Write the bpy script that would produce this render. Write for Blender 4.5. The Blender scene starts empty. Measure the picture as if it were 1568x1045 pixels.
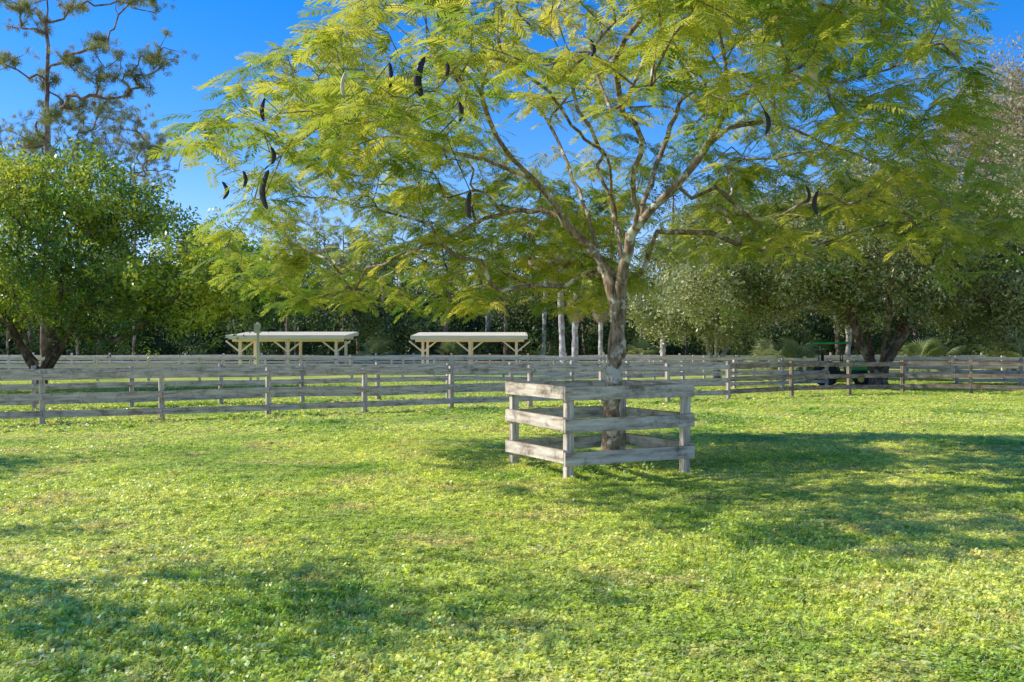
import bpy, bmesh, math, random
import numpy as np
from mathutils import Vector, Matrix, Euler
R=random.Random(7); NR=np.random.RandomState(7)
F=1400.0; HZ=532.0; CAMZ=1.6
def P(px,py,d): return np.array([(px-784)/F*d, d, CAMZ+(HZ-py)/F*d])
def G(px,d): return ((px-784)/F*d, d)
scene=bpy.context.scene; col=scene.collection

# ---------------------------------------------------------------- materials
def newmat(name):
    m=bpy.data.materials.new(name); m.use_nodes=True
    nt=m.node_tree; nt.nodes.clear()
    return m,nt,nt.nodes,nt.links
def noise(nt,vec,scale,detail=4,rough=.55):
    n=nt.nodes.new('ShaderNodeTexNoise'); n.inputs['Scale'].default_value=scale
    n.inputs['Detail'].default_value=detail; n.inputs['Roughness'].default_value=rough
    if vec is not None: nt.links.new(vec,n.inputs['Vector'])
    return n
def ramp(nt,fac,stops):
    r=nt.nodes.new('ShaderNodeValToRGB'); e=r.color_ramp.elements
    e[0].position=stops[0][0]; e[0].color=(*stops[0][1],1)
    e[1].position=stops[-1][0]; e[1].color=(*stops[-1][1],1)
    for p,c in stops[1:-1]:
        k=e.new(p); k.color=(*c,1)
    nt.links.new(fac,r.inputs['Fac']); return r
def mixc(nt,fac,a,b,mode='MIX'):
    m=nt.nodes.new('ShaderNodeMix'); m.data_type='RGBA'; m.blend_type=mode
    if isinstance(fac,(int,float)): m.inputs[0].default_value=fac
    else: nt.links.new(fac,m.inputs[0])
    for i,v in ((6,a),(7,b)):
        if isinstance(v,tuple): m.inputs[i].default_value=(*v,1)
        else: nt.links.new(v,m.inputs[i])
    return m.outputs[2]
def foliage(name,stops,trans=.4,tcol=1.3,pscale=.25,spec=.25,rough=.5,patch=None):
    m,nt,N,L=newmat(name)
    oi=N.new('ShaderNodeObjectInfo'); geo=N.new('ShaderNodeNewGeometry')
    n1=noise(nt,geo.outputs['Position'],pscale,2)
    add=N.new('ShaderNodeMath'); add.operation='MULTIPLY_ADD'
    L.new(oi.outputs['Random'],add.inputs[0]); add.inputs[1].default_value=.55 if not patch else .05
    ms=N.new('ShaderNodeMath'); ms.operation='MULTIPLY_ADD'; L.new(n1.outputs[0],ms.inputs[0]); ms.inputs[1].default_value=1.8 if not patch else 2.5; ms.inputs[2].default_value=-.65 if not patch else -.64
    L.new(ms.outputs[0],add.inputs[2])
    r=ramp(nt,add.outputs[0],stops)
    c=r.outputs[0]
    if patch:
        n2=noise(nt,geo.outputs['Position'],patch[0],3,.68)
        rr=ramp(nt,n2.outputs[0],[(patch[1],(0,0,0)),(patch[2],(.9,.9,.9))])
        c=mixc(nt,rr.outputs[0],c,patch[3])
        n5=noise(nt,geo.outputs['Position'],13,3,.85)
        r5=ramp(nt,n5.outputs[0],[(.36,(.36,.42,.34)),(.5,(.95,.94,.9)),(.62,(1.45,1.38,1.35))])  # speckle paints shaded gaps and bright highlights into the grass colour
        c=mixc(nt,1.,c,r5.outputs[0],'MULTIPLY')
    p=N.new('ShaderNodeBsdfPrincipled'); L.new(c,p.inputs['Base Color']); p.inputs['Roughness'].default_value=rough
    p.inputs['Specular IOR Level'].default_value=spec
    t=N.new('ShaderNodeBsdfTranslucent')
    tc=mixc(nt,1.0,c,(tcol,tcol*1.0,tcol*.6),'MULTIPLY'); L.new(tc,t.inputs[0])
    mx=N.new('ShaderNodeMixShader'); mx.inputs[0].default_value=trans
    L.new(p.outputs[0],mx.inputs[1]); L.new(t.outputs[0],mx.inputs[2])
    o=N.new('ShaderNodeOutputMaterial'); L.new(mx.outputs[0],o.inputs[0]); return m
def bark(name,c1,c2,c3,scale=6):
    m,nt,N,L=newmat(name); geo=N.new('ShaderNodeNewGeometry')
    mp=N.new('ShaderNodeMapping'); mp.inputs['Scale'].default_value=(1,1,.35); L.new(geo.outputs['Position'],mp.inputs[0])
    n1=noise(nt,mp.outputs[0],scale*3,6,.65); n2=noise(nt,geo.outputs['Position'],scale,5,.6)
    r1=ramp(nt,n1.outputs[0],[(.36,c1),(.62,c2)])
    r2=ramp(nt,n2.outputs[0],[(.53,(0,0,0)),(.6,(1,1,1))])
    c=mixc(nt,r2.outputs[0],r1.outputs[0],c3)
    p=N.new('ShaderNodeBsdfPrincipled'); L.new(c,p.inputs['Base Color']); p.inputs['Roughness'].default_value=.9; p.inputs['Specular IOR Level'].default_value=.1
    b=N.new('ShaderNodeBump'); b.inputs['Strength'].default_value=1.; b.inputs['Distance'].default_value=.04; L.new(n1.outputs[0],b.inputs['Height']); L.new(b.outputs[0],p.inputs['Normal'])
    o=N.new('ShaderNodeOutputMaterial'); L.new(p.outputs[0],o.inputs[0]); return m
def wood(name,dark,mid,light,bias=0.):
    m,nt,N,L=newmat(name); uv=N.new('ShaderNodeUVMap'); uv.uv_map='UVMap'; geo=N.new('ShaderNodeNewGeometry')
    mp=N.new('ShaderNodeMapping'); mp.inputs['Scale'].default_value=(1.2,26,1); L.new(uv.outputs[0],mp.inputs[0])
    n1=noise(nt,mp.outputs[0],1.5,6,.65); n2=noise(nt,geo.outputs['Position'],3.2,6,.75)
    r1=ramp(nt,n1.outputs[0],[(.28,dark),(.5,mid),(.72,light)])
    r2=ramp(nt,n2.outputs[0],[(.38+bias,(.42,.38,.35)),(.52+bias,(1,1,1))])
    c=mixc(nt,.8,r1.outputs[0],r2.outputs[0],'MULTIPLY')
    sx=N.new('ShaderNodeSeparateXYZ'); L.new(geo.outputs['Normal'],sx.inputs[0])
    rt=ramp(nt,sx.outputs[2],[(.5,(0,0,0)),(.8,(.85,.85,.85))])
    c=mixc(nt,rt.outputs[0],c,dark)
    p=N.new('ShaderNodeBsdfPrincipled'); L.new(c,p.inputs['Base Color']); p.inputs['Roughness'].default_value=.85; p.inputs['Specular IOR Level'].default_value=.15
    b=N.new('ShaderNodeBump'); b.inputs['Strength'].default_value=.5; b.inputs['Distance'].default_value=.01; L.new(n1.outputs[0],b.inputs['Height']); L.new(b.outputs[0],p.inputs['Normal'])
    o=N.new('ShaderNodeOutputMaterial'); L.new(p.outputs[0],o.inputs[0]); return m
def plain(name,c,rough=.5,var=.3,scale=5,metal=0):
    m,nt,N,L=newmat(name); geo=N.new('ShaderNodeNewGeometry'); n=noise(nt,geo.outputs['Position'],scale,5)
    d=tuple(x*(1-var) for x in c); r=ramp(nt,n.outputs[0],[(.3,d),(.65,c)])
    p=N.new('ShaderNodeBsdfPrincipled'); L.new(r.outputs[0],p.inputs['Base Color']); p.inputs['Roughness'].default_value=rough; p.inputs['Metallic'].default_value=metal
    o=N.new('ShaderNodeOutputMaterial'); L.new(p.outputs[0],o.inputs[0]); return m

M_frond=foliage('frond_leaf',[(0.,(.10,.20,.03)),(.35,(.27,.36,.055)),(.7,(.53,.51,.085)),(1.,(.74,.64,.13))],.5,1.35,.33,.3)
M_magn=foliage('broad_leaf',[(0,(.03,.09,.02)),(.45,(.15,.25,.03)),(1,(.66,.64,.08))],.42,1.5,.3,.5,.35)
M_oak=foliage('oak_leaf',[(0,(.09,.13,.05)),(.5,(.30,.32,.12)),(1,(.66,.63,.32))],.35,1.2,.25,.5,.38)
M_grey=foliage('grey_leaf',[(0,(.24,.19,.11)),(.5,(.44,.37,.23)),(1,(.55,.52,.28))],.35,1.2,.25,.2)
M_far=foliage('far_leaf',[(0,(.035,.06,.018)),(.45,(.14,.18,.05)),(1,(.54,.50,.20))],.3,1.2,.12,.2)
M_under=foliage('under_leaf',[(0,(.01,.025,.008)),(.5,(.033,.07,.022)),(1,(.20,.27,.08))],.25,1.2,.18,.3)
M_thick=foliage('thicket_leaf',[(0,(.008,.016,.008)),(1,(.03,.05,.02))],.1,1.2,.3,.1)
M_pine=foliage('pine_needle',[(0,(.16,.20,.08)),(.5,(.30,.32,.13)),(1,(.48,.45,.22))],.3,1.2,.2,.2)
M_palm=foliage('palm_leaf',[(0,(.2,.27,.1)),(1,(.46,.48,.22))],.3,1.2,.4,.3)
M_thatch=foliage('dead_palm_leaf',[(0,(.42,.32,.2)),(1,(.62,.52,.37))],.2,1.1,.4,.1)
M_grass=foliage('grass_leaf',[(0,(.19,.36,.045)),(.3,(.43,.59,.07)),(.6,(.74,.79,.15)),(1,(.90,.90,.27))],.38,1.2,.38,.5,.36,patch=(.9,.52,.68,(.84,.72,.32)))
M_weed=foliage('weed_leaf',[(0,(.25,.46,.10)),(1,(.66,.78,.26))],.35,1.2,.6,.55,.33)
M_straw=foliage('straw',[(0,(.64,.55,.30)),(1,(.84,.76,.48))],.2,1.1,.5,.1)
M_bark=bark('poinciana_bark',(.13,.085,.055),(.44,.33,.23),(.70,.64,.53),6)
M_barkd=bark('dark_bark',(.06,.04,.03),(.20,.14,.09),(.28,.23,.16),3)
M_barkp=bark('pine_bark',(.12,.075,.06),(.32,.21,.16),(.40,.32,.27),2)
M_barkg=bark('grey_bark',(.25,.21,.17),(.56,.50,.44),(.68,.64,.58),2)
M_wood=wood('weathered_wood',(.19,.14,.105),(.60,.49,.40),(.84,.72,.60),-.03)
M_woodg=wood('guard_wood',(.15,.10,.075),(.64,.53,.42),(.88,.80,.68),-.03)
M_woodd=wood('brown_wood',(.10,.065,.04),(.36,.26,.17),(.60,.48,.35),0)
M_white=wood('pale_wood',(.40,.34,.28),(.70,.61,.51),(.86,.79,.68),-.06)
M_cream=plain('cream_paint',(.88,.76,.50),.6,.12,1.5)
M_pod=plain('seed_pod',(.03,.018,.013),.45,.5,12)
M_podt=plain('tan_pod',(.7,.62,.40),.5,.4,12)
M_tgreen=plain('green_paint',(.03,.42,.08),.35,.2,3)
M_black=plain('rubber',(.02,.02,.02),.8,.3,8)
M_yel=plain('yellow_paint',(.75,.58,.04),.4,.2,3)
M_dark=plain('dark_metal',(.05,.05,.055),.5,.3,8)

# ---------------------------------------------------------------- helpers
def meshobj(name,verts,faces,mat,parent=None,base=None,smooth=False,link=True):
    me=bpy.data.meshes.new(name); me.from_pydata([tuple(v) for v in verts],[],faces); me.update()
    if smooth: me.polygons.foreach_set('use_smooth',[True]*len(me.polygons))
    if mat: me.materials.append(mat)
    o=bpy.data.objects.new(name,me)
    if link: col.objects.link(o)
    if parent: o.parent=parent; o.location=-Vector(base) if base is not None else (0,0,0)
    return o
def empty(name,loc):
    e=bpy.data.objects.new(name,None); e.location=loc; e.empty_display_size=.3; col.objects.link(e); return e
_ng={}
def scatter_group(coll):
    if coll.name in _ng: return _ng[coll.name]
    ng=bpy.data.node_groups.new('scatter_'+coll.name,'GeometryNodeTree')
    ng.interface.new_socket(name='Geometry',in_out='INPUT',socket_type='NodeSocketGeometry')
    ng.interface.new_socket(name='Geometry',in_out='OUTPUT',socket_type='NodeSocketGeometry')
    N=ng.nodes; L=ng.links
    gi=N.new('NodeGroupInput'); go=N.new('NodeGroupOutput'); iop=N.new('GeometryNodeInstanceOnPoints')
    ci=N.new('GeometryNodeCollectionInfo'); ci.inputs['Collection'].default_value=coll
    ci.inputs['Separate Children'].default_value=True; ci.inputs['Reset Children'].default_value=True
    def na(t,n):
        a=N.new('GeometryNodeInputNamedAttribute'); a.data_type=t; a.inputs['Name'].default_value=n
        return [s for s in a.outputs if s.enabled and s.name=='Attribute'][0]
    L.new(gi.outputs[0],iop.inputs['Points']); L.new(ci.outputs[0],iop.inputs['Instance'])
    iop.inputs['Pick Instance'].default_value=True
    L.new(na('INT','idx'),iop.inputs['Instance Index'])
    er=N.new('FunctionNodeEulerToRotation'); L.new(na('FLOAT_VECTOR','rot'),er.inputs[0]); L.new(er.outputs[0],iop.inputs['Rotation'])
    L.new(na('FLOAT_VECTOR','scl'),iop.inputs['Scale'])
    L.new(iop.outputs[0],go.inputs[0]); _ng[coll.name]=ng; return ng
def scatter(name,pts,rots,scls,coll,parent=None,base=None,idx=None):
    pts=np.asarray(pts,dtype=np.float32); n=len(pts)
    me=bpy.data.meshes.new(name); me.vertices.add(n); me.vertices.foreach_set('co',pts.ravel())
    a=me.attributes.new('rot','FLOAT_VECTOR','POINT'); a.data.foreach_set('vector',np.asarray(rots,dtype=np.float32).ravel())
    s=np.asarray(scls,dtype=np.float32)
    if s.ndim==1: s=np.repeat(s[:,None],3,1)
    a=me.attributes.new('scl','FLOAT_VECTOR','POINT'); a.data.foreach_set('vector',s.ravel())
    if idx is None: idx=NR.randint(0,len(coll.objects),n)
    a=me.attributes.new('idx','INT','POINT'); a.data.foreach_set('value',np.asarray(idx,dtype=np.int32))
    me.update(); o=bpy.data.objects.new(name,me); col.objects.link(o)
    md=o.modifiers.new('scatter','NODES'); md.node_group=scatter_group(coll)
    if parent: o.parent=parent; o.location=-Vector(base)
    return o
def protos(name,objs):
    c=bpy.data.collections.new(name)
    for o in objs: c.objects.link(o)
    return c
def basis(n):
    n=n/np.linalg.norm(n); a=np.array([0,0,1.]) if abs(n[2])<.9 else np.array([1.,0,0])
    u=np.cross(n,a); u/=np.linalg.norm(u); return u,np.cross(n,u)

def frond(name,Lf=.46,pairs=12,seed=0):
    r=random.Random(seed); V=[];Fc=[]
    def pt(t):
        return np.array([Lf*t*(1-.10*t), 0.0, -.10*t*t*Lf*2+.03*math.sin(3*t)*Lf])
    k=7
    for i in range(k+1):
        c=pt(i/k); w=.003*(1-.6*i/k); V+= [c+[0,w,0],c-[0,w,0]]
    for i in range(k): Fc.append((2*i,2*i+1,2*i+3,2*i+2))
    for i in range(pairs):
        t=.14+.86*(i+.5)/pairs
        ln=Lf*.25*math.sin(math.pi*(.18+.72*(i+.5)/pairs))**.7
        for s in (-1,1):
            c=pt(t); ang=math.radians(62-22*t+r.uniform(-8,8))
            d=np.array([math.cos(ang),s*math.sin(ang),-.12+r.uniform(-.15,.12)]); 
            w=.0072+r.uniform(-.001,.002)
            q=np.array([-d[1],d[0],r.uniform(-.35,.35)]); q/=np.linalg.norm(q)
            L=ln*r.uniform(.88,1.08); b=len(V)
            e=np.array([0,0,-.10*L])
            V+=[c+d*.004, c+d*L*.25+q*w, c+d*L*.25-q*w, c+d*L*.75+q*w*.9+e*.5, c+d*L*.75-q*w*.9+e*.5, c+d*L+e]
            Fc+=[(b,b+2,b+1),(b+1,b+2,b+4,b+3),(b+3,b+4,b+5)]
    return meshobj(name,V,Fc,M_frond,link=False)
C_frond=protos('fronds',[frond('frond_%d'%i,.37+.03*i,12+i,i) for i in range(4)])
def cluster(name,n,rad,leaf,mat,seed,asp=.45,up=.5,hollow=.3):
    r=np.random.RandomState(seed); V=[];Fc=[]
    for i in range(n):
        d=r.normal(size=3); d/=np.linalg.norm(d); c=d*rad*(hollow+(1-hollow)*r.rand()**.5); c[2]*=.8
        nn=d*.6+r.normal(size=3)*.6+np.array([0,0,up]); u,v=basis(nn)
        a=r.rand()*6.28; du=u*math.cos(a)+v*math.sin(a); dv=-u*math.sin(a)+v*math.cos(a)
        l=leaf*r.uniform(.6,1.25); w=l*asp; b=len(V); nn/=np.linalg.norm(nn)
        V+=[c-du*l/2,c+dv*w/2-nn*l*.06,c+du*l/2-nn*l*.12,c-dv*w/2-nn*l*.06]; Fc.append((b,b+1,b+2,b+3))
    return meshobj(name,V,Fc,mat,link=False)
def spikes(name,n,L,w,mat,seed,zb=.3):
    r=np.random.RandomState(seed); V=[];Fc=[]
    for i in range(n):
        d=r.normal(size=3)+np.array([0,0,zb]); d/=np.linalg.norm(d); u,_=basis(d+r.normal(size=3)*.1)
        l=L*r.uniform(.6,1.1); o=r.normal(size=3)*L*.30; b=len(V)
        V+=[o-u*w,o+u*w,o+d*l]; Fc.append((b,b+1,b+2))
    return meshobj(name,V,Fc,mat,link=False)
C_magn=protos('magn',[cluster('mc%d'%i,34,.42,.16,M_magn,i) for i in range(4)])
C_oak=protos('oakc',[cluster('oc%d'%i,44,.5,.14,M_oak,10+i) for i in range(4)])
C_grey=protos('greyc',[cluster('gc%d'%i,44,.75,.15,M_grey,20+i) for i in range(4)])
C_far=protos('farc',[cluster('fc%d'%i,54,1.0,.32,M_far,30+i) for i in range(4)])
C_under=protos('underc',[cluster('uc%d'%i,60,.9,.34,M_under,40+i) for i in range(4)])
C_pine=protos('pinec',[spikes('pc%d'%i,60,.30,.015,M_pine,50+i) for i in range(3)])
def grasspatch(name,n,half,seed,mats,blades=.45,hs=1.0,leaf=.013):
    r=np.random.RandomState(seed); V=[];Fc=[];mi=[]
    nc=int(14*half/.27); cc=r.uniform(-half,half,(nc,2)); ch=r.uniform(.6,1.6,nc)
    for i in range(n):
        if r.rand()<.40:
            k=r.randint(nc); x,y=cc[k]+r.normal(size=2)*.035; hh=hs*ch[k]
        else: x,y=r.uniform(-half,half,2); hh=hs*.8
        b=len(V)
        if r.rand()<blades:
            h=r.uniform(.02,.052)*hh; w=r.uniform(.002,.0036)*hs; t=r.rand()*6.283; ln=r.uniform(.3,1.4)*h
            dx,dy=math.cos(t),math.sin(t)
            V+=[(x-dy*w,y+dx*w,0),(x+dy*w,y-dx*w,0),(x+dx*ln*.4+dy*w*.8,y+dy*ln*.4-dx*w*.8,h*.65),(x+dx*ln*.4-dy*w*.8,y+dy*ln*.4+dx*w*.8,h*.65),(x+dx*ln,y+dy*ln,h)]
            Fc+=[(b,b+1,b+2,b+3),(b+3,b+2,b+4)]; m=1 if r.rand()<.16 else 0; mi+=[m,m]
        else:
            z=r.uniform(.006,.042)*hh; l=leaf*r.uniform(.6,1.5); nn=np.array([r.normal()*.45,r.normal()*.45,1.]); u,v=basis(nn)
            t=r.rand()*6.283; du=u*math.cos(t)+v*math.sin(t); dv=-u*math.sin(t)+v*math.cos(t); c=np.array([x,y,z])
            V+=[c-du*l,c+dv*l*.7,c+du*l,c-dv*l*.7]; Fc.append((b,b+1,b+2,b+3)); mi.append(2 if r.rand()<.25 else 0)
    o=meshobj(name,V,Fc,mats[0],link=False)
    for m in mats[1:]: o.data.materials.append(m)
    o.data.polygons.foreach_set('material_index',mi); return o
GM=[M_grass,M_straw,M_weed]
C_grass=protos('grassc',[grasspatch('gp%d'%i,2700,.27,60+i,GM,.42,1.05,.013) for i in range(6)])
C_grassf=protos('grassfc',[grasspatch('gf%d'%i,2800,.53,70+i,GM,.45,1.4,.025) for i in range(4)])

# ---------------------------------------------------------------- tree skeleton
class Tree:
    def __init__(s,root): s.p=[np.array(root,float)]; s.par=[-1]; s.pl=[0.]; s.tips=[]
    def add(s,pos,par):
        s.p.append(np.array(pos,float)); s.par.append(par); s.pl.append(s.pl[par]+np.linalg.norm(s.p[-1]-s.p[par])); return len(s.p)-1
    def path(s,start,pts,step=.25,jit=.01):
        cur=start; prev=s.p[start]; allp=[prev]+[np.array(q,float) for q in pts]; ids=[]
        for i in range(len(allp)-1):
            p0=allp[max(i-1,0)];p1=allp[i];p2=allp[i+1];p3=allp[min(i+2,len(allp)-1)]
            n=max(1,int(np.linalg.norm(p2-p1)/step))
            for k in range(1,n+1):
                t=k/n; q=.5*((2*p1)+(-p0+p2)*t+(2*p0-5*p1+4*p2-p3)*t*t+(-p0+3*p1-3*p2+p3)*t**3)
                cur=s.add(q+NR.normal(size=3)*jit,cur); ids.append(cur)
        return ids
    def near(s,q): 
        A=np.array(s.p); return int(np.argmin(((A-q)**2).sum(1)))
    def attach(s,targets,bf=.3,step=.3,jit=.02,arch=.35,minidx=0,up=0.):
        c=s.p[minidx]; T=sorted([np.array(t,float) for t in targets],key=lambda t:np.linalg.norm(t-c))
        for t in T:
            A=np.array(s.p[minidx:]); pl=np.array(s.pl[minidx:]); cost=np.linalg.norm(A-t,axis=1)+bf*pl
            i=int(np.argmin(cost))+minidx; a=s.p[i]; D=np.linalg.norm(t-a)
            if D<.02: continue
            pd=a-s.p[s.par[i]] if s.par[i]>=0 else np.array([0,0,1.]); pd=pd/max(np.linalg.norm(pd),1e-6)
            ctrl=a+pd*D*arch+np.array([0,0,up*D]); n=max(2,int(D/step)); cur=i
            for k in range(1,n+1):
                u=k/n; q=(1-u)**2*a+2*u*(1-u)*ctrl+u*u*t; 
                cur=s.add(q+NR.normal(size=3)*jit*min(1,D),cur)
            s.tips.append(cur)
    def mesh(s,name,mat,parent,base,rtip=.008,expo=.45,sides=7,rmax=9,flare=.25,flh=.35):
        n=len(s.p); cnt=np.zeros(n); ch=[[] for _ in range(n)]
        for i in range(1,n): ch[s.par[i]].append(i)
        for i in range(n-1,-1,-1):
            if not ch[i]: cnt[i]+=1
            if s.par[i]>=0: cnt[s.par[i]]+=cnt[i]
        rad=np.minimum(rtip*cnt**expo,rmax); s.rad=rad
        z0=s.p[0][2]
        V=[];Fc=[]
        def ring(c,d,r,u0,sd):
            d=d/max(np.linalg.norm(d),1e-9); u=u0-d*np.dot(u0,d); l=np.linalg.norm(u)
            if l<1e-3: u,_=basis(d)
            else: u=u/l
            v=np.cross(d,u); b=len(V)
            for k in range(sd):
                a=2*math.pi*k/sd; V.append(c+(u*math.cos(a)+v*math.sin(a))*r)
            return b,u
        stack=[(0,-1)]
        while stack:
            st,par=stack.pop(); u,_=basis(np.array([.1,.2,1.])); prev=None
            r0=rad[st]; sd=sides if r0>.03 else (5 if r0>.012 else 3)
            if par>=0:
                d=s.p[st]-s.p[par]; prev,u=ring(s.p[par],d,min(rad[par]*.8,rad[st]*1.15),u,sd)
            cur=st
            while True:
                main=max(ch[cur],key=lambda k:cnt[k]) if ch[cur] else -1
                a=s.p[par] if par>=0 else s.p[cur]; b2=s.p[main] if main>=0 else s.p[cur]
                d=b2-a
                if np.linalg.norm(d)<1e-6: d=np.array([0,0,1.])
                r=rad[cur]*(1+flare*math.exp(-(s.p[cur][2]-z0)/flh)) if flare else rad[cur]
                if r>.04: r*=1+.07*math.sin(cur*1.7)+.05*math.sin(cur*.6)
                if main<0: r*=.4
                b,u=ring(s.p[cur],d,r,u,sd)
                if prev is not None:
                    for k in range(sd): Fc.append((prev+k,prev+(k+1)%sd,b+(k+1)%sd,b+k))
                prev=b
                for k in ch[cur]:
                    if k!=main: stack.append((k,cur))
                if main<0: break
                par=cur; cur=main
        return meshobj(name,V,Fc,mat,parent,base,smooth=True)

# ---------------------------------------------------------------- main poinciana
base=P(930,0,12.0); base[2]=0.
pt=empty('poinciana_tree',base)
T=Tree([base[0],12.0,-.05])
tr=T.path(0,[P(934,690,12),P(938,610,12),P(944,540,12),P(951,480,12)],.12,.008)
fork=tr[-1]
l1=T.path(tr[-4],[P(938,445,12),P(916,395,12.1),P(885,360,12.1),P(850,318,12.0),P(815,275,11.9),P(740,245,11.8),P(660,225,11.6),P(575,190,11.4),P(515,186,11.2),P(450,225,11.0),P(400,262,10.8)],.18,.02)
r1=T.path(fork,[P(958,410,11.9),P(968,360,11.8),P(1000,318,11.7),P(1045,280,11.6),P(1078,225,11.5),P(1112,198,11.5),P(1170,188,11.5),P(1260,215,11.3),P(1350,250,11.2)],.18,.018)
m1=T.path(T.near(P(968,360,11.8)),[P(975,320,11.6),P(968,280,11.2),P(985,215,10.6),P(955,172,10.2),P(945,110,9.6)],.18,.015)
m2=T.path(T.near(P(916,395,12.1)),[P(905,345,12.3),P(885,290,12.6),P(862,235,13),P(835,180,13.4)],.18,.015)
m3=T.path(T.near(P(958,420,11.9)),[P(948,360,12.2),P(938,300,12.3),P(930,240,11.5),P(885,200,10.8),P(840,140,10),P(790,100,9.5)],.18,.015)
m4=T.path(T.near(P(985,330,11.75)),[P(995,280,12.4),P(1030,190,12.9),P(1070,110,13.4),P(1150,60,13.8)],.18,.015)
m5=T.path(T.near(P(860,330,12)),[P(830,320,12.6),P(760,330,13.2),P(690,360,13.8),P(620,390,14.4)],.18,.015)
m6=T.path(T.near(P(815,275,11.9)),[P(760,210,11.3),P(738,120,10.6),P(765,80,10.2)],.18,.015)
m7=T.path(T.near(P(1078,225,11.5)),[P(1120,160,10.8),P(1200,120,10.2),P(1290,130,9.8)],.18,.015)
tg=[]; cx,cy=1.1,12.0
def ok_gap(x,y,z):
    # open lane in the crown through which the guard's left face gets the sun
    if x<.2:
        t=(0.35-x)/.985
        if abs(y-(11.6+.10*t))<1.1 and abs(z-(.60+.839*t))<.85: return False
    return math.sin(x*1.7+y*.6)+math.sin(y*1.9-z*1.3+1)+math.sin(z*2.1+x*1.1)> -1.15
while len(tg)<1240:
    th=NR.rand()*6.283; q=math.sqrt(NR.rand())
    Rr=5.4+.35*math.sin(3*th+1)+.3*math.sin(5*th+2.2)
    x=cx+q*Rr*math.cos(th); y=cy+q*Rr*math.sin(th)
    if q<.30 and NR.rand()<.35: continue
    lx=min(1,max(0,(x+1.5)/4))
    top=3.7+.9*lx+3.6*(1-q*q)
    if x>4.5: top-= (x-4.5)*.25
    z=top-(1.7+1.0*(1-q))*NR.rand()**1.2
    if q>.62 and NR.rand()<.28: z-=NR.rand()*1.1
    px=784+x/y*F; py=HZ-(z-CAMZ)/y*F
    if z<2.3 or (y<9 and z<3.3): continue
    if px>1500+ (py-60)*.2 or px< 285+abs(py-200)*.3: continue
    if px<520 and py<150-(px-285)*.62: continue
    if not ok_gap(x,y,z): continue
    tg.append((x,y,z))
n=0
while n<370:
    x=NR.uniform(-3.8,2.0); y=NR.uniform(12.3,17.0); z=2.2+NR.rand()*2.3
    if math.hypot(x-cx,y-cy)>5.6 or not ok_gap(x,y,z) : continue
    tg.append((x,y,z)); n+=1
n=0
while n<160:
    x=NR.uniform(2.8,6.8); y=NR.uniform(10,15.5); z=2.9+NR.rand()*1.7
    if math.hypot(x-cx,y-cy)>5.8 or not ok_gap(x,y,z) : continue
    tg.append((x,y,z)); n+=1
T.attach(tg,.28,.28,.06,.3,minidx=fork)
T.mesh('trunk_and_limbs',M_bark,pt,base,.0048,.475,10,.17,.35,.25)
fp=[];fr=[];fs=[]
for ti in T.tips:
    p=T.p[ti]; out=math.atan2(p[1]-cy,p[0]-cx); 
    n=NR.randint(4,7); a0=NR.rand()*6.283
    for k in range(n):
        yaw=a0+k*6.283/n+NR.normal()*.25; yaw=yaw-.35*math.sin(yaw-out)
        fp.append(p+NR.normal(size=3)*.03); fr.append((NR.normal()*.25,math.radians(NR.uniform(-12,30)),yaw)); fs.append(NR.uniform(.75,1.15))
    j=T.par[T.par[ti]]
    for k in range(2):
        fp.append(T.p[j]); fr.append((NR.normal()*.25,math.radians(NR.uniform(-5,25)),NR.rand()*6.283)); fs.append(NR.uniform(.7,1.05))
scatter('feathery_leaves',fp,fr,fs,C_frond,pt,base)
TA=np.array(T.p); FA=np.array(fp)
def pod(px,py0,py1,dn,bend,mat,wpx=5.5):
    best=(9,dn)
    for d in np.arange(6.9,10.6,.1):
        sel=(FA[:,1]<d-.05)
        sx=784+FA[sel,0]/FA[sel,1]*F; sy=HZ-(FA[sel,2]-CAMZ)/FA[sel,1]*F
        blk=np.sum((abs(sx-px)<26)&(abs(sy-(py0+py1)/2)<34))
        m=np.min(((TA-P(px,py0,d))**2).sum(1))**.5+ .10*blk
        if m<best[0]: best=(m,d)
    d=best[1]
    a=P(px,py0,d); b=P(px,py1,d); L=np.linalg.norm(a-b); V=[];Fc=[];n=12
    hx=NR.uniform(-.3,.3); side=np.array([math.cos(hx),math.sin(hx),0]); nrm=np.cross(side,[0,0,1.])
    for i in range(n+1):
        t=i/n; c=a+(b-a)*t+side*bend*L*math.sin(math.pi*t*.95); w=wpx/F*d*.5*(math.sin(math.pi*min(1,max(.04,t*.97+.03)))**.35); 
        if i in(0,): w=.006
        tk=w*.35
        for k in range(6):
            g=k/6*6.283; V.append(c+side*w*math.cos(g)+nrm*tk*math.sin(g))
    for i in range(n):
        for k in range(6): Fc.append((i*6+k,i*6+(k+1)%6,(i+1)*6+(k+1)%6,(i+1)*6+k))
    Fc.append(tuple(range(n*6,n*6+6)))
    q=TA[np.argmin(((TA-a)**2).sum(1))]; bI=len(V)
    V+=[a+[.005,0,0],a-[.005,0,0],q-[.004,0,0],q+[.004,0,0]]; Fc.append((bI,bI+1,bI+2,bI+3))
    return meshobj('seed_pod',V,Fc,mat,pt,base,smooth=True)
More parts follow.
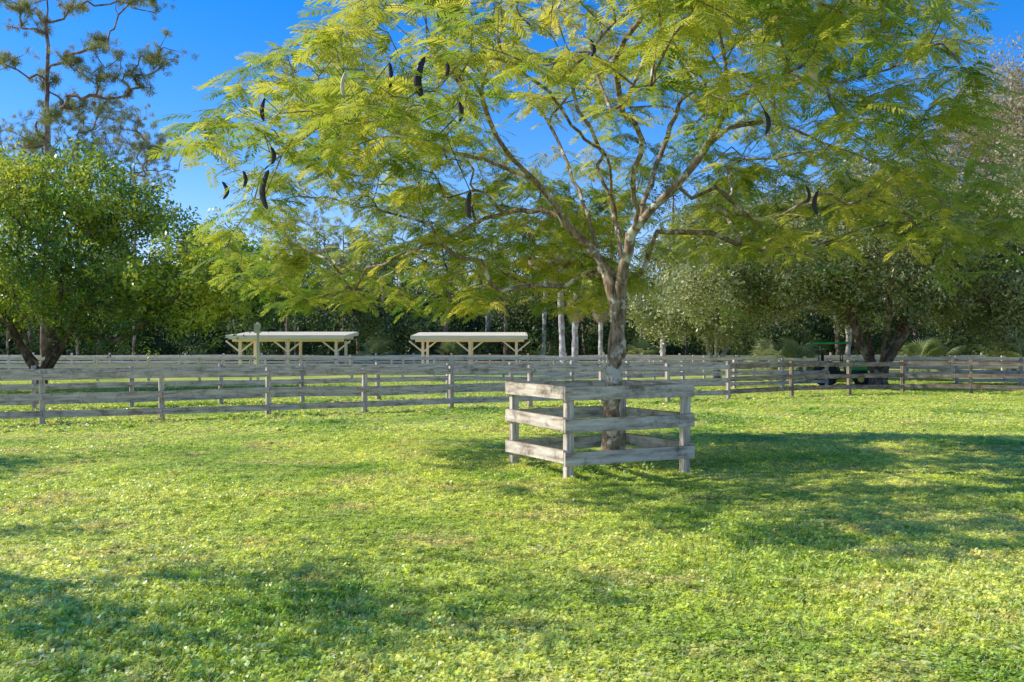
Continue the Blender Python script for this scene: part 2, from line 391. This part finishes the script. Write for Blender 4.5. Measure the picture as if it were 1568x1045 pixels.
for a in [(650,86,154,7.6,-.16,M_pod,12),(411,260,322,8.3,-.18,M_pod,11),(720,293,336,8.3,-.08,M_pod,9),(703,155,187,7.8,.1,M_pod,8),(596,95,135,7.8,.06,M_pod,7),
          (683,93,118,7.8,.1,M_pod,7),(340,278,306,9,.25,M_pod,7),(404,150,186,9,-.1,M_pod,7),(1253,292,330,8.6,-.14,M_pod,7),(1240,104,144,7.4,.18,M_podt,11),
          (415,225,252,9,.15,M_pod,7),(1172,170,207,8,.15,M_pod,7),(528,110,152,8,-.1,M_podt,6),(1235,285,312,9,.2,M_pod,6),(372,262,287,9,.15,M_pod,6),(905,60,87,7.5,.2,M_pod,7)]:
    pod(*a)

# ---------------------------------------------------------------- generic broadleaf tree
def broad(name,x,y,crown,nt_,coll,mat,stems=1,rtip=.012,expo=.48,seed=1,spread=.9,cl=1.0,scl=(.8,1.3),trunkh=1.5,per=2,lean=0.,zmin=1.2,sz=5,rmax=.6,gap=-1.0):
    base=np.array([x,y,0.]); e=empty(name,base); Tr=Tree([x,y,-.1]); rs=np.random.RandomState(seed)
    tg=[]; vol=np.array([b[3]*b[4]*b[5] for b in crown])**.75; vol/=vol.sum()
    ph=rs.rand(3)*6
    while len(tg)<nt_:
        b=crown[rs.choice(len(crown),p=vol)]; d=rs.normal(size=3); d/=np.linalg.norm(d); r=(.45+.55*rs.rand()**.6)*(1+.18*math.sin(d[0]*sz+ph[0])+.15*math.sin(d[2]*sz*1.3+ph[1])*math.cos(d[1]*sz+ph[2]))
        q=np.array([x+b[0]+d[0]*b[3]*r,y+b[1]+d[1]*b[4]*r,b[2]+d[2]*b[5]*r])
        if q[2]<zmin: continue
        if math.sin(q[0]*1.3+ph[0])+math.sin(q[1]*1.2+ph[1])+math.sin(q[2]*1.7+ph[2])<gap: continue
        tg.append(q)
    cz=np.mean([b[2] for b in crown])
    first=Tr.path(0,[(x,y,.35)],.2,0)[-1]
    for k in range(stems):
        a=6.283*k/stems+rs.rand(); 
        s=0 if stems==1 else spread
        Tr.path(first,[(x+s*.3*math.cos(a)+lean*.3,y+s*.3*math.sin(a),trunkh*.6),(x+s*math.cos(a)+lean,y+s*math.sin(a),trunkh*1.3),(x+2*s*math.cos(a)+lean*1.6,y+2*s*math.sin(a),trunkh*2+.25*(cz-trunkh))],.3,.03)
    Tr.attach(tg,.25,.45,.08,.35,minidx=first)
    Tr.mesh('trunk_and_branches',mat,e,base,rtip,expo,8,rmax,.3,.4)
    fp=[];fr=[];fs=[]
    for ti in Tr.tips:
        for k in range(per):
            fp.append(Tr.p[ti]+rs.normal(size=3)*.32*cl*(k>0)); fr.append(rs.rand(3)*6.28); fs.append(rs.uniform(*scl))
    scatter('leaves',fp,fr,fs,coll,e,base); return e
x,y=G(62,34)
broad('oak_tree',x,y,[(-1.5,0,5.6,5,5,3.4),(3.0,0,4.6,4.2,4,2.7),(6.4,-.5,4.1,3.3,3,1.8),(8.2,-1,3.9,1.9,2,1.0),(1,0,7.2,3,3,1.8),(-6,0,4,4,4,3)],1450,C_magn,M_barkd,5,.012,.46,3,.9,1.2,(.85,1.35),1.4,2,gap=-1.3)
x,y=G(1345,36)
broad('oak_tree',x,y,[(0,0,5.6,4.5,4.5,2.9),(-4.2,0,5.0,3.4,3.5,2.1),(-6.5,0,3.9,2.0,2,1.5),(4.5,0,4.6,3.6,3.5,2.6),(6.5,1,6,4,3,3.4)],1700,C_oak,M_barkd,5,.014,.48,5,.8,1.2,(.9,1.4),1.4,2,rmax=.42,gap=-1.7)
x,y=G(1545,48)
broad('bald_cypress_tree',x,y,[(0,0,9,5.5,5,6),(1.5,0,13.5,4.2,4,4.2),(-3,0,6.5,3,3,3.5),(6,0,8,5,5,7)],1800,C_grey,M_barkg,2,.012,.46,8,.4,1.2,(.9,1.5),3,2,zmin=2.2,gap=-1.7)
x,y=G(1300,58)
broad('bald_cypress_tree',x,y,[(0,0,9,5,4,4.2),(-5,0,7,4,4,3.5)],700,C_grey,M_barkg,2,.012,.46,9,.4,1.2,(.8,1.5),3,2,zmin=2.5)
x,y=G(1098,46)
broad('willow_tree',x,y,[(0,0,5.5,3.8,3,3.3),(-2.5,0,4,2.2,2,2.2),(1,0,8,2.5,2.5,2)],800,C_oak,M_barkg,3,.012,.46,11,.5,1,(.9,1.5),1.3,2,zmin=1.6)
# trees just left of the view: their shade crosses the lawn
broad('oak_tree',-10.3,7.3,[(0,0,5.4,2.4,1.5,1.2),(1.6,-1.2,6.2,1.6,1.1,1.0),(1.2,.2,6.8,1.8,.8,.7)],55,C_magn,M_barkd,2,.014,.46,13,.5,1,(.7,1.1),1.8,2,zmin=3.4,gap=-.3)
broad('oak_tree',-15.0,12.8,[(0,0,5.2,2.6,1.4,1.3),(1.8,.5,6.0,1.8,1.0,1.0)],50,C_magn,M_barkd,2,.014,.46,14,.5,1,(.7,1.1),1.8,2,zmin=3.4,gap=-.5)

# ---------------------------------------------------------------- pines
def pine(name,px,d,H,targets,n,lean=0,seed=1,rt=.02,per=2):
    x,y=G(px,d); base=np.array([x,y,0.]); e=empty(name,base); Tr=Tree([x,y,-.1]); rs=np.random.RandomState(seed)
    Tr.path(0,[(x+lean*.3,y,H*.3),(x+lean*.6,y+.2,H*.6),(x+lean,y,H)],.5,.02)
    tg=[]
    for (tx,ty,r) in targets:
        c=P(tx,ty,d); c[1]+=rs.uniform(-2,2)
        for k in range(n): 
            q=c+rs.normal(size=3)*r*np.array([1.25,1.25,.45]); tg.append(q)
    Tr.attach(tg,.1,.35,.1,.2,minidx=0,up=-.1)
    Tr.mesh('trunk_and_branches',M_barkp,e,base,rt,.40,8,.30,.2,.5)
    fp=[];fr=[];fs=[]
    for ti in Tr.tips:
        for k in range(per): fp.append(Tr.p[ti]+rs.normal(size=3)*.2*(k>0)); fr.append((rs.normal()*.5,rs.normal()*.5,rs.rand()*6)); fs.append(rs.uniform(.6,1.05))
    scatter('needles',fp,fr,fs,C_pine,e,base)
pine('pine_tree',66,45,22,[(180,88,.5),(240,85,.5),(215,70,.3),(30,100,.4),(48,108,.25),(150,60,.15),(195,132,.5),(160,120,.4),(215,120,.3),(110,95,.25),(90,150,.3),(40,30,.4),(30,8,.35),(90,-10,.4),(220,5,.45),(205,-20,.6),(45,205,.4),(20,215,.4),(95,185,.2),(70,-60,1.2),(0,-40,.8)],15,.1,31,.020)
pine('pine_tree',118,63,15.5,[(130,165,1.0),(100,190,.9),(150,200,1),(95,240,1),(70,250,1),(120,225,1),(160,165,.6)],30,0,32,.015)
pine('pine_tree',205,64,15,[(215,190,.8),(240,215,.9),(190,215,.9),(225,250,1),(205,265,1),(170,240,.8),(250,240,.5)],30,0,33,.015)
pine('pine_tree',12,66,14,[(0,200,1),(30,220,1),(-20,240,1.2),(20,260,1)],30,0,34,.015)
pine('pine_tree',452,68,10.8,[(440,345,.9),(465,335,.8),(455,375,1),(480,390,.8),(440,400,.8)],20,0,35,.015)
pine('pine_tree',525,70,10.8,[(515,350,.8),(540,345,.9),(550,380,1),(510,390,.8)],20,0,36,.015)

# ---------------------------------------------------------------- distant treeline
base=np.array([0,82.,0]); tl=empty('distant_treeline',base); fp=[];fr=[];fs=[]
V=[];Fc=[]
def trunk(x,y,h,r,lean):
    b=len(V); 
    for i in range(5):
        t=i/4
        for k in range(6): a=k/6*6.283; V.append((x+lean*t+NR.normal()*.02+math.cos(a)*r*(1-.6*t),y+math.sin(a)*r*(1-.6*t),h*t-.1))
    for i in range(4):
        for k in range(6): Fc.append((b+i*6+k,b+i*6+(k+1)%6,b+i*6+6+(k+1)%6,b+i*6+6+k))
xs=np.arange(-92,92,.9)
for xx in xs:
    x=xx+NR.uniform(-1.2,1.2); y=NR.uniform(68,104); px=784+x/y*F
    H=NR.uniform(7.5,14)*(y/90)**.6
    if NR.rand()<.16: H*=1.22
    if 380<px<600: H*=.92
    if px>1000: H+=1.5
    wf=NR.uniform(.7,1.3)
    trunk(x,y,H*.92,NR.uniform(.12,.24),NR.normal()*.6)
    lo=NR.uniform(.18,.5)
    nb=int(NR.uniform(28,48)*(1.2-lo))
    for k in range(nb):
        h=NR.uniform(lo,1)**.8; w=2.6*wf*math.sin(math.pi*min(.97,.15+h*.8))
        fp.append((x+NR.normal()*w*.62,y+NR.normal()*w*.6,H*h)); fs.append(NR.uniform(.5,1.15))
nf=len(fp); fr=NR.rand(nf,3)*6.28
meshobj('trunks',V,Fc,M_barkp,tl,base,smooth=True)
scatter('crowns',fp,fr,fs,C_far,tl,base)
fp=[];fs=[]
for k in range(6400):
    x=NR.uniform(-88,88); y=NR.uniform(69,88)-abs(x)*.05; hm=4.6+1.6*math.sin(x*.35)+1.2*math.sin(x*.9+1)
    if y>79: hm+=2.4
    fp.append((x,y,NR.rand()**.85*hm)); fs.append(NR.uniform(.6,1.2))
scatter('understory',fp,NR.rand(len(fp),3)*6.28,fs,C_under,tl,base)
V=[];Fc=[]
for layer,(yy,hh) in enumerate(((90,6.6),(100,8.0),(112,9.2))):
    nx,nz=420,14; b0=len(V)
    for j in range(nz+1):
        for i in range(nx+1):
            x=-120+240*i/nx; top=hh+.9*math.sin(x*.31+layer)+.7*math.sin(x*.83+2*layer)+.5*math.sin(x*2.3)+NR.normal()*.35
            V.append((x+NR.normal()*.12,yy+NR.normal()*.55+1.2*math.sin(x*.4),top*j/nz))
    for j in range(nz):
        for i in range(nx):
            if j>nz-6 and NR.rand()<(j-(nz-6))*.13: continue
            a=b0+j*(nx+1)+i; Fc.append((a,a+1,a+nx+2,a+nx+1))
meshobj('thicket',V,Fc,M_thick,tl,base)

# ---------------------------------------------------------------- palms
def fan(name,mat,seed,n=26,L=1.0,droop=.3):
    r=random.Random(seed);V=[];Fc=[]
    V+= [(0,-.015,0),(0,.015,0),(.8,.012,.05),(.8,-.012,.05)];Fc.append((0,1,2,3))
    for i in range(n):
        a=math.radians(-115+230*i/(n-1)); l=L*(.75+.25*math.cos(a))*r.uniform(.85,1.1); b=len(V); w=.028
        dx,dy=math.cos(a),math.sin(a)
        V+=[(.8,0,.05),(.8+dx*l*.55-dy*w,dy*l*.55+dx*w,.08),(.8+dx*l*.55+dy*w,dy*l*.55-dx*w,.08),(.8+dx*l,dy*l,.05-droop*l)]
        Fc+=[(b,b+2,b+1),(b+1,b+2,b+3)]
    return meshobj(name,V,Fc,mat,link=False)
C_fan=protos('fan',[fan('fan%d'%i,M_palm,i) for i in range(3)]); C_fand=protos('fand',[fan('fand%d'%i,M_thatch,i,18,.9,.5) for i in range(2)])
def palm(px,d,H,lean=0,dead=30,live=26,r=.17,sc=1.):
    x,y=G(px,d); base=np.array([x,y,0.]); e=empty('sabal_palm_tree',base); Tr=Tree([x,y,-.1]); Tr.path(0,[(x+lean*.4,y,H*.5),(x+lean,y,H)],.35,.01)
    Tr.mesh('trunk',M_barkg,e,base,r,.1,10,r,.2,.4)
    top=Tr.p[-1]
    if live: scatter('fan_leaves',[top]*live,[(NR.normal()*.2,math.radians(NR.uniform(-75,45)),NR.rand()*6.28) for _ in range(live)],NR.uniform(.85,1.15,live)*sc,C_fan,e,base)
    if dead: scatter('dead_leaves',[top-[0,0,NR.rand()*.7] for _ in range(dead)],[(NR.normal()*.2,math.radians(NR.uniform(55,88)),NR.rand()*6.28) for _ in range(dead)],NR.uniform(.8,1.1,dead)*sc,C_fand,e,base)
palm(862,58,8.0,-.3,44,30,.2,1.2); palm(880,57,5.2,.1,20,20,.2); palm(920,66,5.4,0,24,20); palm(832,70,9.6,.3,30)
palm(745,74,7,.2,20); palm(1015,62,4.6,0,10,20)
for px,d in ((1410,52),(1440,55),(1535,50),(1560,47),(1180,60),(985,66),(690,68),(575,68),(1225,48)): palm(px,d,.7,0,0,26,.12,1.0)

# ---------------------------------------------------------------- boards and fences
class Boards:
    def __init__(s): s.V=[];s.F=[];s.UV=[]
    def board(s,a,b,h,t,up=(0,0,1),bev=.006):
        a=np.array(a,float);b=np.array(b,float); d=b-a; L=np.linalg.norm(d); d/=L; up=np.array(up,float); sd=np.cross(d,up); sd/=np.linalg.norm(sd); up=np.cross(sd,d)
        prof=[(-h/2+bev,-t/2),(h/2-bev,-t/2),(h/2,-t/2+bev),(h/2,t/2-bev),(h/2-bev,t/2),(-h/2+bev,t/2),(-h/2,t/2-bev),(-h/2,-t/2+bev)]
        n=len(prof); segs=max(1,int(L/.8)); b0=len(s.V); off=R.random()*50
        for i in range(segs+1):
            c=a+d*L*i/segs+ (up*R.uniform(-.006,.006) if 0<i<segs else 0)
            for (u,w) in prof: s.V.append(c+up*u+sd*w)
        for i in range(segs):
            for k in range(n):
                k2=(k+1)%n; s.F.append((b0+i*n+k,b0+i*n+k2,b0+(i+1)*n+k2,b0+(i+1)*n+k))
                v0=off+k*.05; s.UV+=[(off+L*i/segs,v0),(off+L*i/segs,v0+.05),(off+L*(i+1)/segs,v0+.05),(off+L*(i+1)/segs,v0)]
        for e in (0,segs):
            s.F.append(tuple(b0+e*n+k for k in (range(n) if e else range(n-1,-1,-1)))); s.UV+=[(off,off+.02*k) for k in range(n)]
    def obj(s,name,mat,parent=None,base=None):
        me=bpy.data.meshes.new(name); me.from_pydata([tuple(v) for v in s.V],[],s.F); uv=me.uv_layers.new(name='UVMap')
        uv.data.foreach_set('uv',np.array(s.UV,dtype=np.float32).ravel()); me.materials.append(mat); me.update()
        o=bpy.data.objects.new(name,me); col.objects.link(o)
        if parent: o.parent=parent; o.location=-Vector(base)
        return o
def fence(name,pts,mat,rails=(1.0,.61,.24),h=.14,post=.11,H=1.1,sp=2.3):
    B=Boards(); Q=Boards(); base=np.array([pts[0][0],pts[0][1],0.]); e=empty(name,base)
    for i in range(len(pts)-1):
        a=np.array([*pts[i],0.]);b=np.array([*pts[i+1],0.]); L=np.linalg.norm(b-a); n=max(1,round(L/sp)); d=(b-a)/L; s_=np.array([d[1],-d[0],0.])
        offs=s_*(post/2+.022)
        jit=[NR.normal(size=len(rails))*.018 for _ in range(n+1)]
        for k in range(n+1):
            c=a+(b-a)*k/n; 
            if k<n or i==len(pts)-2: 
                tl_=NR.normal(size=2)*.016; Q.board(c+[0,0,-.1],c+[tl_[0],tl_[1],H+NR.uniform(-.03,.05)],post,post,(d[0],d[1],0),.008)
            if k<n:
                c2=a+(b-a)*(k+1)/n
                for j,z in enumerate(rails): B.board(c+offs+[0,0,z+jit[k][j]]+d*.004,c2+offs+[0,0,z+jit[k+1][j]]-d*.004,h,.036)
    Q.obj('posts',mat,e,base); B.obj('rails',mat,e,base)
def L1(k): return (-9.6+2.015*k,18.7+1.108*k)
fence('board_fence',[L1(-4),L1(8)],M_wood,H=1.1)
fence('board_fence',[L1(8),L1(11.4)],M_woodd,H=1.15,rails=(1.04,.64,.27))
c=L1(11.4)
fence('board_fence',[c,(c[0]+16,c[1]-5.6)],M_woodd,H=1.15,rails=(1.04,.64,.27),sp=2.1)
fence('board_fence',[(-22,17.6),(4.0,31.6),(12.6,36.6)],M_wood,H=1.12)
fence('board_fence',[(-34,43),(26,44)],M_white,H=1.15,rails=(1.05,.7,.35),sp=2.4)
fence('board_fence',[(-40,51),(-2,51.5),(30,52.5)],M_white,H=1.15,sp=2.4)
fence('board_fence',[(18,37),(44,33)],M_wood,H=1.15,sp=2.4)
fence('board_fence',[(17,44.8),(50,44.3)],M_white,H=1.15,sp=2.4)
fence('board_fence',[(-48,62),(45,62.5)],M_white,H=1.2,sp=2.6)
gb=np.array([1.1,11.9,0]); g=empty('tree_guard_fence',gb)
cF,cL,cR=np.array([.67,10.9,0]),np.array([.03,12.3,0]),np.array([2.19,11.62,0]); cB=cL+cR-cF
B=Boards(); ctr=(cF+cB)/2
for c in (cF,cL,cR,cB):
    B.board(c+[0,0,-.1],c+[R.uniform(-.015,.015),R.uniform(-.015,.015),1.12+R.uniform(-.01,.02)],.1,.1,(.42,-.9,0),.006)
for ei,(a,b) in enumerate(((cL,cF),(cF,cR),(cR,cB),(cB,cL))):
    d=(b-a)/np.linalg.norm(b-a); n=np.array([d[1],-d[0],0]); 
    if np.dot(n,(a+b)/2-ctr)<0:n=-n
    lo=.09 if ei in(1,3) else .05
    for z in (1.06,.68,.285):
        B.board(a-d*lo+n*.073+[0,0,z+R.uniform(-.02,.02)],b+d*lo+n*.073+[0,0,z+R.uniform(-.02,.02)],.165,.04)
B.obj('posts_and_rails',M_woodg,g,gb)

# ---------------------------------------------------------------- shelters
def shelter(px0,px1,d):
    x0=(px0-784)/F*d;x1=(px1-784)/F*d; base=np.array([(x0+x1)/2,d,0]); e=empty('open_shelter',base); hx=(x1-x0)/2; X,Y=base[0],d
    B=Boards()
    for fx in (-.86,0,.86):
        x=X+fx*hx
        for y in (Y-1.6,Y+1.6):
            B.board((x,y,-.1),(x,y,2.0),.16,.16,(1,0,0))
        for s in (-1,1): B.board((x,Y-1.6,1.3),(x+s*.85,Y-1.6,1.98),.11,.09,(0,1,0))
        B.board((x,Y-2.0,2.06),(x,Y+2.0,2.25),.14,.09)
    B.board((X-hx,Y-1.6,2.02),(X+hx,Y-1.6,2.02),.18,.10); B.board((X-hx,Y+1.6,2.18),(X+hx,Y+1.6,2.18),.18,.10)
    B.board((X-hx-.18,Y-2.36,2.19),(X+hx+.18,Y-2.36,2.19),.24,.05)
    for s in (-1,1): B.board((X+s*(hx+.20),Y-2.3,2.2),(X+s*(hx+.20),Y+2.3,2.46),.2,.04)
    B.obj('frame',M_cream,e,base)
    V=[];Fc=[];n=80
    for i in range(n+1):
        x=X-hx-.15+(2*hx+.3)*i/n; dz=.012*(i%2)
        V+=[(x,Y-2.33,2.29+dz),(x,Y+2.3,2.58+dz),(x,Y+2.3,2.55+dz),(x,Y-2.33,2.26+dz)]
    for i in range(n):
        for k in range(4): Fc.append((4*i+k,4*i+(k+1)%4,4*i+4+(k+1)%4,4*i+4+k))
    Fc+=[(0,1,2,3),(4*n+3,4*n+2,4*n+1,4*n)]
    meshobj('corrugated_roof',V,Fc,M_cream,e,base)
shelter(368,534,56); shelter(640,802,58)
x,y=G(395,40); B=Boards(); B.board((x,y,-.1),(x,y,2.7),.11,.11,(1,0,0)); B.board((x-.15,y-.075,2.42),(x+.15,y-.075,2.42),.4,.03,(0,0,1)); B.obj('marker_post',M_cream)

# ---------------------------------------------------------------- tractor
def tractor(px,d):
    x,y=G(px,d); e=empty('tractor',(x,y,0)); 
    def part(name,fn,mat,bev=0):
        bm=bmesh.new(); fn(bm); me=bpy.data.meshes.new(name); bm.to_mesh(me); bm.free(); me.materials.append(mat); o=bpy.data.objects.new(name,me); col.objects.link(o); o.parent=e
        if bev: m=o.modifiers.new('b','BEVEL'); m.width=bev; m.segments=3
        return o
    def box(bm,c,s,rot=None):
        m=Matrix.Translation(c)@(rot or Matrix())@Matrix.Diagonal((*s,1)); bmesh.ops.create_cube(bm,size=1,matrix=m)
    def cyl(bm,c,r,w,seg=24): bmesh.ops.create_cone(bm,cap_ends=True,segments=seg,radius1=r,radius2=r,depth=w,matrix=Matrix.Translation(c)@Matrix.Rotation(math.pi/2,4,'X'))
    part('hood',lambda b:box(b,(.75,0,.88),(1.1,.55,.42)),M_tgreen,.08)
    part('grille',lambda b:box(b,(1.31,0,.84),(.04,.42,.3)),M_dark,.01)
    part('chassis',lambda b:(box(b,(.3,0,.52),(1.9,.35,.28)),box(b,(-.35,0,.58),(.8,1.0,.08))),M_dark,.02)
    part('fenders',lambda b:[box(b,(-.55,s*.55,1.0),(.85,.3,.06)) for s in(-1,1)]+[box(b,(-.14,s*.55,.84),(.06,.3,.36),Matrix.Rotation(-.3,4,'Y')) for s in(-1,1)],M_tgreen,.02)
    part('rear_wheels',lambda b:[cyl(b,(-.55,s*.62,.55),.55,.3) for s in(-1,1)],M_black,.06)
    part('front_wheels',lambda b:[cyl(b,(1.0,s*.55,.34),.34,.2) for s in(-1,1)],M_black,.04)
    part('hubs',lambda b:[cyl(b,(-.55,s*.78,.55),.22,.03) for s in(-1,1)]+[cyl(b,(1.0,s*.66,.34),.14,.03) for s in(-1,1)],M_yel,.005)
    part('seat',lambda b:(box(b,(-.5,0,.98),(.45,.45,.12)),box(b,(-.74,0,1.25),(.1,.45,.45))),M_black,.03)
    part('steering_wheel',lambda b:(box(b,(.12,0,1.08),(.04,.04,.35),Matrix.Rotation(-.5,4,'Y')),cyl(b,(.02,0,1.27),.01,.3)),M_black)
    part('canopy_posts',lambda b:[box(b,(xx,s*.5,1.28),(.05,.05,1.1)) for s in(-1,1) for xx in(-.85,)]+[box(b,(.1,s*.5,1.42),(.04,.04,.85)) for s in(-1,1)],M_dark)
    part('canopy',lambda b:box(b,(-.35,0,1.88),(1.5,1.2,.09)),M_tgreen,.04)
    part('mower_deck',lambda b:box(b,(.25,0,.27),(.8,1.3,.14)),M_yel,.04)
    e.rotation_euler=(0,0,math.radians(-25)); e.scale=(.88,.88,.94)
tractor(1285,37.5)

# ---------------------------------------------------------------- ground
m,nt,N,L=newmat('lawn_soil'); geo=N.new('ShaderNodeNewGeometry'); pos=geo.outputs['Position']
n1=noise(nt,pos,.38,4,.6); n2=noise(nt,pos,14,6,.7); n4=noise(nt,pos,.9,5,.65)
r1=ramp(nt,n1.outputs[0],[(.3,(.28,.39,.05)),(.5,(.50,.56,.10)),(.7,(.70,.68,.18))])
r2=ramp(nt,n2.outputs[0],[(.35,(.35,.35,.35)),(.62,(1.15,1.15,1.1))])
c=mixc(nt,.9,r1.outputs[0],r2.outputs[0],'MULTIPLY')
r4=ramp(nt,n4.outputs[0],[(.52,(0,0,0)),(.66,(.7,.7,.7))]); c=mixc(nt,r4.outputs[0],c,(.52,.43,.22))
p=N.new('ShaderNodeBsdfPrincipled'); L.new(c,p.inputs['Base Color']); p.inputs['Roughness'].default_value=.95; p.inputs['Specular IOR Level'].default_value=.1
b=N.new('ShaderNodeBump'); b.inputs['Distance'].default_value=.03; b.inputs['Strength'].default_value=.8; L.new(n2.outputs[0],b.inputs['Height']); L.new(b.outputs[0],p.inputs['Normal'])
o=N.new('ShaderNodeOutputMaterial'); L.new(p.outputs[0],o.inputs[0])
meshobj('ground',[(-600,-100,0),(600,-100,0),(600,900,0),(-600,900,0)],[(0,1,2,3)],m)
M_sand=plain('sand',(.74,.64,.46),.9,.25,1.2)
meshobj('riding_arena_ground',[(-39,53,.006),(40,54,.006),(40,61.5,.006),(-39,61,.006)],[(0,1,2,3)],M_sand)
def grid(st,d0,d1):
    out=[]
    y=d0
    while y<d1:
        hw=.62*y+1.2; x=-math.ceil(hw/st)*st
        while x<hw: out.append((x,y,0.)); x+=st
        y+=st
    return out
def sm(q): return .90+.25*math.sin(q[0]*1.3+q[1]*.7)+.2*math.sin(q[0]*.5-q[1]*1.1+2)
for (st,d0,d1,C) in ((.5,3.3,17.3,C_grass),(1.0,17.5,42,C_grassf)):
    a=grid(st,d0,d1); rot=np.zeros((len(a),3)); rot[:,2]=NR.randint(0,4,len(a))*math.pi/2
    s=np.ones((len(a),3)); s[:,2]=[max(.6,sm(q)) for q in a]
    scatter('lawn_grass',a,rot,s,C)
C_weed=protos('weedc',[cluster('wc%d'%i,30,.11,.045,M_weed,80+i,.55,.9) for i in range(3)])
a=[];
for k in range(70):
    f=NR.rand(2); q=cF+(cR-cF)*f[0]+(cL-cF)*f[1]
    if NR.rand()<.4: q=np.array([.95+NR.normal()*.15,11.6+NR.normal()*.15,0])
    a.append((q[0],q[1],NR.uniform(.02,.12)))
n0=len(a)
while len(a)<1700:
    d=math.sqrt(NR.uniform(3.6**2,19**2)); x=NR.uniform(-.6,.6)*d
    if math.sin(x*.9+d*.5)+math.sin(d*1.1-x*.6+1)<NR.uniform(-1.2,1.2): continue
    a.append((x,d,.012))
s=np.repeat(NR.uniform(.5,1.2,len(a))[:,None],3,1); s[n0:]*=.7; s[n0:,2]*=.38
rt=np.zeros((len(a),3)); rt[:,2]=NR.rand(len(a))*6.28
scatter('weeds',a,rt,s,C_weed)
C_litter=protos('litterc',[cluster('lc%d'%i,7,.22,.05,M_straw,90+i,.5,2.5) for i in range(3)])
a=[]
while len(a)<420:
    d=math.sqrt(NR.uniform(3.6**2,16**2)); x=NR.uniform(-.6,.6)*d; a.append((x,d,.05))
s=np.repeat(NR.uniform(.5,1.1,len(a))[:,None],3,1); s[:,2]*=.08; rt=np.zeros((len(a),3)); rt[:,2]=NR.rand(len(a))*6.28
scatter('leaf_litter',a,rt,s,C_litter)

# ---------------------------------------------------------------- light, world, camera
el=math.radians(40); sd=Vector((-.98,.09,0)).normalized(); sun=Vector((sd.x*math.cos(el),sd.y*math.cos(el),math.sin(el)))
l=bpy.data.lights.new('sun','SUN'); l.energy=5.0; l.angle=math.radians(.5); l.color=(1,.96,.86)
o=bpy.data.objects.new('sun',l); o.rotation_euler=sun.to_track_quat('Z','Y').to_euler(); o.location=(-20,10,30); col.objects.link(o)
w=bpy.data.worlds.new('World'); scene.world=w; w.use_nodes=True; nt=w.node_tree; bg=nt.nodes['Background']
sk=nt.nodes.new('ShaderNodeTexSky'); sk.sky_type='NISHITA'; sk.sun_disc=False; sk.sun_elevation=el; sk.sun_rotation=math.atan2(sd.x,sd.y)
sk.altitude=0; sk.air_density=1.0; sk.dust_density=.2; sk.ozone_density=2.5
hs=nt.nodes.new('ShaderNodeHueSaturation'); hs.inputs['Saturation'].default_value=1.5
cm=mixc(nt,1.,hs.outputs[0],(1.35,1.14,1.45),'MULTIPLY')
nt.links.new(sk.outputs[0],hs.inputs['Color']); nt.links.new(cm,bg.inputs[0]); bg.inputs[1].default_value=.15
cam=bpy.data.cameras.new('camera'); cam.sensor_width=36; cam.lens=36*F/1568; cam.clip_end=2000; cam.clip_start=.05
co=bpy.data.objects.new('camera',cam); co.location=(0,0,CAMZ); co.rotation_euler=(math.radians(90)+math.atan((HZ-522.5)/F),0,0); col.objects.link(co); scene.camera=co
scene.view_settings.view_transform='Standard'; scene.view_settings.look='None'; scene.view_settings.exposure=0
